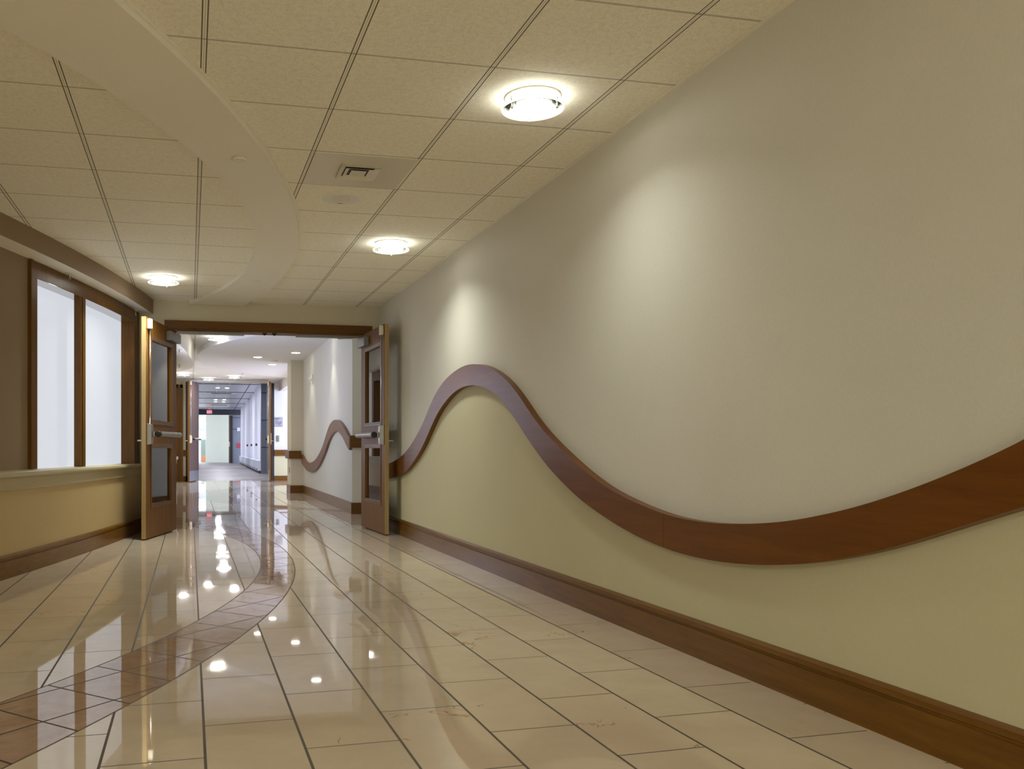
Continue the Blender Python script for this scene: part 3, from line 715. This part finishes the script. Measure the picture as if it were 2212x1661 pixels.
# right wall with the second wave
A2, B2 = Vector((2.196, 11.98)), Vector((2.254, 17.83))
u2 = (B2-A2).normalized(); n2 = Vector((-u2.y, u2.x)); L2 = (B2-A2).length     # n2 points into the hall
def P2(s, d, z): q = A2+u2*s+n2*d; return (q.x, q.y, z)
bm = bmesh.new(); prism(bm, [tuple(A2), tuple(B2), (2.62, 17.83), (2.62, 11.98)], 0, Z2)
struct('wall_hall_right', bm, 'wallcover', 'pale wall with the smaller wavy rail in the hall beyond the doors', 'wall')
bm = B(2.45, 2.62, YD+.2, 11.98, 0, Z2); struct('wall_hall_alcove', bm, 'header', 'tan alcove wall behind the right door leaf', 'wall')
U2 = [(6.095,.848),(5.85,.79),(5.567,.736),(5.25,.675),(4.961,.644),(4.65,.628),(4.395,.634),(3.819,.68),(3.367,.757),(2.94,.865),(2.615,.972),(2.303,1.119),(1.931,1.265),(1.577,1.332),(1.24,1.345),(.919,1.314),(.613,1.246),(.32,1.158),(.12,1.085),(0,1.05)]
D2 = [(6.095,.696),(5.85,.63),(5.567,.575),(5.25,.525),(4.961,.488),(4.6,.465),(4.296,.464),(3.726,.507),(3.193,.607),(2.776,.729),(2.38,.866),(2.077,1.0),(1.716,1.111),(1.373,1.163),(1.11,1.17),(.795,1.123),(.553,1.061),(.32,.977),(.12,.91),(0,.88)]
gu, gd = resample_fn(U2), resample_fn(D2)
ss = [i*.08 for i in range(int((L2-.045)/.08)+1)]+[L2-.045]
hr = thing('wave_handrail', 'smaller wavy wooden rail on the pale wall beyond the double doors', 'handrail', (0, 0, 0))
bm = bmesh.new(); band(bm, [(s, gu(s)) for s in ss], [(s, gd(s)) for s in ss], lambda s, z, d: P2(s, .045 if d == 0 else 0, z)); meshobj('rail_board', bm, 'wood_rail', hr)
meshobj('end_block', B(2.155, 2.45, 11.933, 11.98, .917, 1.087), 'wood_x', hr)
meshobj('far_block', B(1.957, 2.205, 17.783, 17.83, .70, .858), 'wood_x', hr)
meshobj('side_block', B(1.957, 2.004, 17.83, 18.52, .70, .858), 'wood_y', hr)
bm = bmesh.new(); band(bm, [(s, gd(s)+.03) for s in ss], [(s, .16) for s in ss], lambda s, z, d: P2(s, .003 if d == 0 else 0, z))
struct('trim_10', bm, 'wainscot_hall_lit', 'tan wallcovering below the smaller wavy rail', 'wainscot')
for nm, bx in (('baseboard_hall_near', (2.196-.018, 2.45, 11.962, 11.98, 0, .155)), ('baseboard_hall_column', (2.004-.018, 2.25, 17.812, 17.83, 0, .155))):
    struct(nm, B(*bx), 'wood_x', 'short brown baseboard on the '+('wall end right of the doorway' if 'near' in nm else 'square column past the smaller rail'), 'baseboard')
bm = bmesh.new(); band(bm, [(0, .155), (L2, .155)], [(0, 0), (L2, 0)], lambda s, z, d: P2(s, .018 if d == 0 else 0, z)); struct('baseboard_hall_right', bm, 'wood_y', 'brown baseboard below the smaller wavy rail', 'baseboard')
struct('column', B(2.004, 2.62, 17.83, 18.52, 0, Z2), 'header', 'square tan column at the end of the pale wall', 'column')
struct('baseboard_hall_column_side', B(1.986, 2.004, 17.83, 18.52, 0, .155), 'wood_y', 'brown baseboard on the hall side of the square column', 'baseboard')
# outlet on column side, strobe on the wave wall
o = meshobj('wall_outlet', B(1.998, 2.004, 18.1, 18.18, .40, .52), 'gunmetal', None); tag(o, 'small grey outlet plate on the side of the square column', 'outlet')
stb = thing('fire_alarm', 'small white alarm strobe high on the pale wall beyond the doors', 'fire alarm', P2(4.35, 0, 2.20), 0)
bm = bmesh.new(); box(bm, -.022, 0, -.06, .06, -.09, .09); meshobj('back_plate', bm, 'white_plastic', stb, bevel=.004)
bm = bmesh.new(); box(bm, -.07, -.022, -.03, .03, -.03, .03); meshobj('strobe_lens', bm, 'white_plastic', stb, bevel=.01)
# wall at the end of the hall, right of the far doorway, and side bay opening
YE = 24.8
bm = bmesh.new(); box(bm, 2.30, 4.6, YE, YE+.2, 0, 2.8)
struct('wall_hall_end', bm, 'white_plaster', 'white end wall with sign right of the far doorway', 'wall')
struct('trim_11', B(2.30, 3.3, YE-.004, YE, .14, .70), 'wainscot', 'tan field under the straight rail on the end wall', 'wainscot')
o = meshobj('straight_handrail', B(2.31, 3.1, YE-.045, YE, .695, .865), 'wood_x', None); tag(o, 'short straight wooden rail on the end wall under the grey switch', 'handrail')
struct('baseboard_hall_end', B(2.30, 3.3, YE-.02, YE, 0, .135), 'wood_x', 'brown baseboard on the end wall right of the far doorway', 'baseboard')
sg_ = thing('wall_sign', 'small square lavender sign with dark lettering on the end wall', 'sign', (2.425, YE, 1.65))
meshobj('backing', B(-.122, .122, -.02, 0, -.128, .128), 'gunmetal', sg_, bevel=.003)
meshobj('face_panel', B(-.108, .112, -.024, -.02, -.108, .118), 'sign', sg_)
bm = bmesh.new()
for x0_, x1_, z0_ in ((-.10, .045, .095), (-.10, .012, .070), (-.085, -.01, .03), (-.08, -.045, -.005), (-.03, .012, -.005), (.025, .085, -.005), (-.08, -.04, -.03), (-.025, .02, -.03), (.03, .095, -.03), (-.07, -.02, -.055), (.0, .07, -.055), (-.06, -.035, -.08), (-.01, .065, -.08)):
    box(bm, x0_, x1_, -.0255, -.024, z0_, z0_+.014)
meshobj('lettering', bm, 'sign_dark', sg_)
sw = thing('wall_switch', 'small grey wall box under the square sign', 'switch', (2.418, YE, 1.18))
meshobj('box', B(-.033, .033, -.03, 0, -.085, .085), 'gunmetal', sw, bevel=.004); meshobj('button', B(-.018, .018, -.036, -.03, .02, .06), 'steel', sw)
# side bay: far wall and ceiling strip catch the daylight
struct('floor_side_bay', B(2.9, 5.9, 18.0, 24.9, -.12, 0), 'floor', 'floor of the glazed side bay right of the hall', 'floor')
struct('ceiling_side_bay', B(3.3, 5.9, 17.8, 25.0, Z2, Z2+.1), 'white_plaster', 'white ceiling of the side bay', 'ceiling')
struct('wall_side_bay', B(2.62, 5.9, 17.6, 17.83, 0, Z2), 'white_plaster', 'white wall of the side bay behind the column', 'wall')
# boxed beam over the bay opening
struct('trim_12', B(2.45, 2.62, 18.52, YE, 2.52, Z2), 'white_plaster', 'white beam over the side bay opening', 'beam')
# left wall of the hall: half wall with sill, windows above, end return
XL = -.27
bm = bmesh.new(); box(bm, -1.2, XL, YD+.2, 17.45, 0, .705); struct('wall_hall_left', bm, 'dado', 'tan half wall on the left of the far hall', 'wall')
struct('trim_13', B(-1.2, XL+.045, YD+.2, 17.49, .705, .75), 'sill', 'pale sill on the left half wall of the far hall', 'window sill')
struct('trim_14', B(XL, XL+.014, YD+.2, 17.464, .62, .705), 'sill', 'apron board under the far hall sill', 'window sill')
struct('baseboard_hall_left', B(XL, XL+.02, YD+.2, 17.47, 0, .155), 'wood_y', 'brown baseboard on the left of the far hall', 'baseboard')
w2 = thing('window_2', 'cherry framed window with pale panes on the left of the far hall', 'window', (0, 0, 0), kind='structure')
bm = bmesh.new()
for y in (10.3, 12.6, 14.9, 17.2): box(bm, XL-.20, XL-.02, y, y+.13, .75, 2.26)
box(bm, XL-.20, XL-.02, 10.3, 17.33, 2.26, 2.45); meshobj('frame', bm, 'wood_frame', w2)
for y in (10.43, 12.73, 15.03): meshobj('pane', B(XL-.18, XL-.165, y, y+2.17, .75, 2.26), 'frosted', w2)
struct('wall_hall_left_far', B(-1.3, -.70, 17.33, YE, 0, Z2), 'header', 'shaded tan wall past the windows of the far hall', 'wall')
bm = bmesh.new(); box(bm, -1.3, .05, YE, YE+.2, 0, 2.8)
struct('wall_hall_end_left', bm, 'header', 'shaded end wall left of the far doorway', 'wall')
fd = thing('door_5', 'narrow dark cherry side door frame left of the far doorway', 'door', (0, 0, 0), kind='structure')
bm = bmesh.new(); box(bm, -.42, -.33, YE-.05, YE, 0, 2.66); box(bm, -.26, -.20, YE-.05, YE, 0, 2.66); box(bm, -.42, -.20, YE-.05, YE, 2.57, 2.66); meshobj('frame', bm, 'wood_z', fd)
meshobj('panel', B(-.33, -.26, YE-.025, YE, .0, 2.57), 'wood_frame', fd)
o = meshobj('straight_handrail', B(-.19, .04, YE-.045, YE, .70, .86), 'wood_x', None); o.location = (0, 0, 0); tag(o, 'short straight wooden rail in the shade behind the left far door leaf', 'handrail')
struct('baseboard_hall_end_left', B(-.19, .05, YE-.02, YE, 0, .14), 'wood_x', 'dark baseboard left of the far doorway', 'baseboard')
struct('wall_hall_header', B(.05, 2.30, YE, YE+.2, 2.74, 2.8+.15), 'white_plaster', 'thin white header over the far doorway', 'wall')

# far door leaves
def far_leaf(name, label, hinge, rz, sg, L=1.02, H=2.72):
    r = thing(name, label, 'door', (hinge[0], hinge[1], 0), rz, kind='structure'); T = .045
    y0, y1 = (-T, 0) if sg > 0 else (0, T)
    meshobj('door_panel', B(0, L, y0, y1, .012, H), 'wood_mauve', r)
    meshobj('edge_strip', B(L, L+.004, y0, y1, .012, H), 'wood_z', r)
    ya, yb = sorted((0, sg*.004)); meshobj('kick_plate', B(.02, L-.02, ya, yb, .03, .30), 'kick', r)
    exit_device(r, 0.0, sg, L, zbar=1.155, ztop=H, matn='cream_metal')
    e = -sg; bk = y0 if sg > 0 else y1
    ya, yb = sorted((bk, bk+e*.012)); pl_ = meshobj('lever_plate', B(L-.10, L-.04, ya, yb, 1.02, 1.32), 'satin_chrome', r)
    bm = bmesh.new(); tube(bm, (L-.07, bk+e*.008, 1.11), (L-.07, bk+e*.07, 1.11), .010, 8); meshobj('lever', bm, 'satin_chrome', pl_)
    return r
far_leaf('door_3', 'left mauve wood door leaf with kick plate at the far doorway', (.235, 24.95), math.atan2(-1.0, -.26), +1)
far_leaf('door_4', 'right brown door leaf seen edge-on at the far doorway', (2.17, 24.95), math.atan2(-1.0, -.075), -1)
ff = thing('trim_15', 'dark metal frame of the far double doorway, left jamb widened as recess shade', 'door frame', (0, 0, 0), kind='structure')
meshobj('jamb', B(-.12, .15, YE-.02, YE+.22, 0, 2.74), 'dark', ff); meshobj('jamb', B(2.23, 2.31, YE-.02, YE+.22, 0, 2.74), 'dark', ff)  # left jamb widened in the dark colour to stand for the recess shade

# hall lamps
def hall_lamp(loc, lab): 
    dup(proto, loc, 0.0, lab)
for loc, lab, pa, ps in (((.44, 15.1, Z2), 'round ceiling lamp just beyond the doorway head', .6, 0), ((.48, 24.0, Z2), 'middle round ceiling lamp over the far doorway', 4, 0),
                    ((1.12, 23.2, Z2), 'right-hand round ceiling lamp over the far doorway', 4, 0), ((-.16, 22.6, Z2), 'left-hand round ceiling lamp over the far doorway', 4, 0)):
    hall_lamp(loc, lab); lamp_light(loc, pa, ps, (1, .96, .86))
def downlight(loc, lab, pr=None):
    if pr: return dup(pr, loc, 0, lab)
    r = thing('downlight', lab, 'downlight', loc, 0, 'recessed downlights in the far soffit')
    bm = bmesh.new(); lathe(bm, [(.095, -.006), (.10, 0)], seg=28); meshobj('trim_ring', bm, 'white_plastic', r)
    bm = bmesh.new(); lathe(bm, [(.075, -.009), (.08, -.006)], seg=28); meshobj('lens', bm, 'downlight', r)
    return r
DL = [((1.296, 17.338, ZG), 'recessed downlight in the far soffit, left one'), ((1.93, 16.4, ZG), 'recessed downlight in the far soffit, right one by the pale wall'), ((1.71, 18.804, ZG), 'recessed downlight in the far soffit, farthest one'),
      ((1.93, 13.7, ZG), 'recessed downlight in the far soffit near the pale wall, hidden by the doorway head')]
pd = downlight(*DL[0])
for i, (loc, lab) in enumerate(DL):
    if i: downlight(loc, lab, pd)
    l = bpy.data.lights.new('downlight_beam', 'SPOT'); l.spot_size = math.radians(78 if i in (1, 3) else 90); l.spot_blend = .5; l.energy = 15 if i in (1, 3) else 9; l.color = (1, .95, .82); l.shadow_soft_size = .07
    o = bpy.data.objects.new('downlight_beam', l); C.objects.link(o); o.location = (loc[0], loc[1], loc[2]-.012); o['kind'] = 'structure'
bm = bmesh.new(); lathe(bm, [(.055, -.03), (.06, -.008), (.06, 0)], seg=20); o = meshobj('smoke_detector', bm, 'white_plastic', None); o.location = (1.68, 17.95, ZG); tag(o, 'small white smoke detector beside the far downlights', 'smoke detector')

# ================================================================== FAR GLAZED CORRIDOR
Y0, Y1 = 25.0, 54.0
def xr(Y): return 2.52+.0215*(Y-25.2)
def xl(Y): return -.15+.0215*(Y-25.2)
ZK = 3.25
bm = bmesh.new(); prism(bm, [(xl(Y0)-.4, 24.95), (xr(Y0)+.4, 24.95), (xr(Y1)+3.0, Y1+9), (xl(Y1)-3.0, Y1+9)], -.12, 0.0)
struct('floor_corridor', bm, 'carpet', 'mauve grey floor of the long corridor behind the far doors', 'floor')
bm = bmesh.new()
for i, y in enumerate((27.2, 30.4, 33.6, 36.8, 41.5, 47.0)):
    box(bm, xl(y)+.1 if i % 2 else 1.0, xr(y)-.3 if i % 2 == 0 else 1.6, y, y+.10, 0.0, .002)
struct('trim_16', bm, 'fin', 'thin pale lines across the corridor floor', 'floor strip')
bm = bmesh.new(); prism(bm, [(xl(Y0)-.3, Y0+.0), (xr(Y0)+.3, Y0+.0), (xr(Y1)+.3, Y1), (xl(Y1)-.3, Y1)], ZK, ZK+.1)
mi = 1
for k in range(6):
    y = 27.7+4.7*k
    box(bm, xl(y)-.1, xr(y), y, y+.16, ZK-.012, ZK, 1)
for s_ in (.42, .95, 1.38): prism(bm, [(xl(Y0)+s_, Y0), (xl(Y0)+s_+.035, Y0), (xl(Y1)+s_+.035, Y1), (xl(Y1)+s_, Y1)], ZK-.010, ZK-.002, 2)
prism(bm, [(xl(Y0)+2.12, Y0), (xl(Y0)+2.15, Y0), (xl(Y1)+2.15, Y1), (xl(Y1)+2.12, Y1)], ZK-.010, ZK-.002, 1)
M['ck'] = mat('grey_metal_ceiling_panel', (0.50, 0.50, 0.54, 1), 0.32, 0.2)
struct('ceiling_corridor', bm, ['ck', 'blue_groove', 'fin'], 'grey panelled corridor ceiling with dark cross joints', 'ceiling')
bm = bmesh.new(); prism(bm, [(xl(Y0)-.2, Y0), (xl(Y0), Y0), (xl(Y1), Y1), (xl(Y1)-.2, Y1)], 0, ZK); struct('wall_corridor_left', bm, 'blue_panel', 'blue grey left wall of the long corridor', 'wall')
# solid panel at start of the right side, with joints
def pr_on_right(bm, ya, yb, d0, d1, z0, z1, mi=0): prism(bm, [(xr(ya)+d0, ya), (xr(ya)+d1, ya), (xr(yb)+d1, yb), (xr(yb)+d0, yb)], z0, z1, mi)
bm = bmesh.new(); pr_on_right(bm, 25.05, 31.5, 0, .2, 0, ZK)
for z in (.93, 1.89, 2.86): pr_on_right(bm, 25.05, 31.4, -.006, 0, z, z+.025, 1)
pr_on_right(bm, 31.4, 31.6, -.19, 0, .0, ZK)
for z in (.93, 1.89, 2.86): pr_on_right(bm, 31.385, 31.4, -.19, 0, z, z+.03, 1)
struct('wall_corridor_right', bm, ['blue_panel', 'blue_groove'], 'blue grey metal panel wall right inside the far doors', 'wall')
# convector cover along the glazing
ht = thing('radiator_cover', 'long low white heater cabinet under the corridor glazing', 'radiator', (0, 0, 0))
bm = bmesh.new(); pr_on_right(bm, 31.8, 52.5, -.28, .1, .10, .46); meshobj('cabinet', bm, 'heater', ht)
bm = bmesh.new(); pr_on_right(bm, 31.8, 52.5, -.22, .1, 0, .10); meshobj('plinth', bm, 'dark', ht)
for k in range(12):
    bm = bmesh.new(); ya = 32.1+1.7*k; pr_on_right(bm, ya, ya+.9, -.285, -.28, .13, .165); meshobj('grille_slot', bm, 'dark', ht)
# glazing with white fins
gz = thing('window_3', 'corridor glazing with tall white upright fins', 'window', (0, 0, 0), kind='structure')
for k in range(11):
    y = 31.7+2.05*k
    bm = bmesh.new(); pr_on_right(bm, y, y+.10, -.20, .08, .46, ZK); meshobj('fin', bm, 'fin', gz)
bm = bmesh.new()
for z in (.46, 2.4, 3.1): pr_on_right(bm, 31.7, 52.4, -.01, .05, z, z+.05)
meshobj('transom', bm, 'fin', gz)
bm = bmesh.new(); pr_on_right(bm, 31.7, 52.4, .09, .10, .5, ZK); meshobj('pane', bm, frosted('daylit_corridor_glass', (.76, .78, .90, 1), .45), gz)
for k in range(3):
    bm = bmesh.new(); y = 33.75+4.1*k; bl = ('nearest', 'middle', 'farthest')[k]; pr_on_right(bm, y, y+.10, -.27, -.20, 1.0, 1.09); o = meshobj('hold_open_bracket', bm, 'dark', None); tag(o, bl+' of the three small dark brackets on the white corridor fins', 'bracket', 'dark brackets on the corridor fins')
# pull station and tag near the corridor end, thermostat on panel
o = meshobj('door_release', B(xr(26.8)-.03, xr(26.8), 26.75, 26.95, 1.08, 1.22), 'black', None); tag(o, 'small black button plate on blue grey panel inside far doors', 'button')
# end wall with opening
XA, XB = xl(Y1)+.0, xr(Y1)
bm = bmesh.new(); box(bm, XA-.3, XB+.1, Y1, Y1+.2, 2.93, 3.45); struct('trim_17', bm, 'end_header', 'charcoal header over the opening at the corridor end', 'door frame')
bm = bmesh.new(); box(bm, XB-.62, XB+.3, Y1-.02, Y1+.18, 0, 2.93)
for z in (2.05, 2.75): box(bm, XB-.62, XB+.1, Y1-.028, Y1-.02, z, z+.03, 1)
struct('wall_corridor_end', bm, ['blue_panel', 'blue_groove'], 'blue grey panel beside the opening at the corridor end', 'wall')
o = meshobj('small_sign', B(XB-.36, XB-.17, Y1-.05, Y1-.028, 1.95, 2.16), 'heater', None); tag(o, 'tiny white sign on the panel at the corridor end', 'sign')
o = meshobj('pull_station', B(XB-.36, XB-.16, Y1-.06, Y1-.02, .95, 1.22), 'red_box', None); tag(o, 'small red fire pull box at the end of the glazed corridor', 'pull station')
dl = thing('door_6', 'dark narrow door leaf standing open at the corridor end', 'door', (0, 0, 0), kind='structure')
meshobj('door_panel', B(XB-.80, XB-.64, Y1-.4, Y1, 0.01, 2.9), 'dark', dl); meshobj('edge_strip', B(XB-.86, XB-.80, Y1-.4, Y1, 0.01, 2.9), 'wood_mauve', dl)
meshobj('handle', B(XB-.88, XB-.81, Y1-.46, Y1-.4, 1.0, 1.3), 'satin_chrome', dl)
# exit sign
ex = thing('exit_sign', 'small red EXIT sign hanging at the corridor end', 'exit sign', (1.11, Y1-1.2, 0))
meshobj('canopy', B(-.10, .10, -.06, .06, ZK-.04, ZK), 'white_plastic', ex)
bm = bmesh.new(); tube(bm, (0, 0, 3.15), (0, 0, ZK-.02), .02, 8); meshobj('stem', bm, 'white_plastic', ex)
meshobj('housing', B(-.165, .165, -.03, .03, 2.94, 3.16), 'exit_face', ex)
cu = bpy.data.curves.new('exit_text', 'FONT'); cu.body = 'EXIT'; cu.size = .20; cu.extrude = .004; cu.align_x = 'CENTER'; cu.align_y = 'CENTER'; cu.space_character = .95
to = bpy.data.objects.new('tmp_text', cu); C.objects.link(to)
dg = bpy.context.evaluated_depsgraph_get(); dg.update()
me = bpy.data.meshes.new_from_object(to.evaluated_get(dg)); bpy.data.objects.remove(to)
lt = bpy.data.objects.new('letters', me); C.objects.link(lt); me.materials.clear(); me.materials.append(M['exit_red'])
lt.parent = ex; lt.location = (0, -.034, 3.05); lt.rotation_euler = (PI/2, 0, 0); lt.scale = (.72, 1, 1)
# beyond: cream block wall, bright lobby
struct('wall_lobby_block', B(.98, 2.62, 57.0, 57.5, 0.0, 3.4), 'cream_far', 'pale cream wall block seen through the corridor end opening', 'wall')
struct('wall_lobby_end', B(-2.0, 5.0, 62.8, 63.0, 0, 3.6), 'white_plaster', 'bright end wall of the lobby past the corridor', 'wall')
struct('ceiling_lobby', B(-2.0, 5.0, Y1+.2, 63, 3.45, 3.6), 'white_plaster', 'ceiling of the lobby past the corridor', 'ceiling')
o = meshobj('planter', B(.72, 1.02, 58.3, 58.6, 0.0, .42), 'orange', None); tag(o, 'tiny orange planter box beside the pale cream block', 'planter')
o = meshobj('lobby_screen', B(.70, 1.05, 60.0, 60.1, .0, 1.5), 'green_glass', None); tag(o, 'grey green low screen behind the orange planter', 'screen')
o = meshobj('lobby_banner', B(.55, 1.2, 62.74, 62.8, 2.2, 2.75), 'slate', None); tag(o, 'slate blue panel high beyond the cream block', 'panel')
for y in (27.5, 31.6, 36.5, 44.0, 50.0):
    l = bpy.data.lights.new('corridor_glow', 'AREA'); l.shape = 'DISK'; l.size = .30; l.energy = 28; l.color = (.93, .93, 1.0)
    o = bpy.data.objects.new('corridor_glow', l); C.objects.link(o); o.location = (xl(y)+1.17, y, ZK-.02); o['kind'] = 'structure'
# corridor ceiling fittings
for k, y in enumerate((38.0, 48.2)):
    r = thing('corridor_grille', ('nearer' if k == 0 else 'farther')+' dark slot grille in the corridor ceiling', 'air grille', (xl(y)+1.17, y, ZK), 0, 'slot grilles in the corridor ceiling')
    meshobj('slot', B(-.42, .42, -.25, .25, -.014, -.010), 'dark', r)
    meshobj('frame', B(-.62, .62, -.42, .42, -.010, 0), 'fin', r)
for k, (y, dx) in enumerate(((31.4, -.18), (31.4, .18), (34.6, -.18), (34.6, .18), (43.0, -.2), (43.0, .2), (45.0, -.2), (45.0, .2))):
    bm = bmesh.new(); lathe(bm, [(.07, -.012), (.075, 0)], seg=16); o = meshobj('corridor_downlight', bm, 'downlight', None); o.location = (xl(y)+1.17+dx, y, ZK)
    tag(o, 'tiny bright round light in the corridor ceiling, '+('left', 'right')[k % 2]+' one of the '+('nearest', 'second', 'third', 'farthest')[k//2]+' pair', 'downlight', 'tiny round lights in the corridor ceiling')
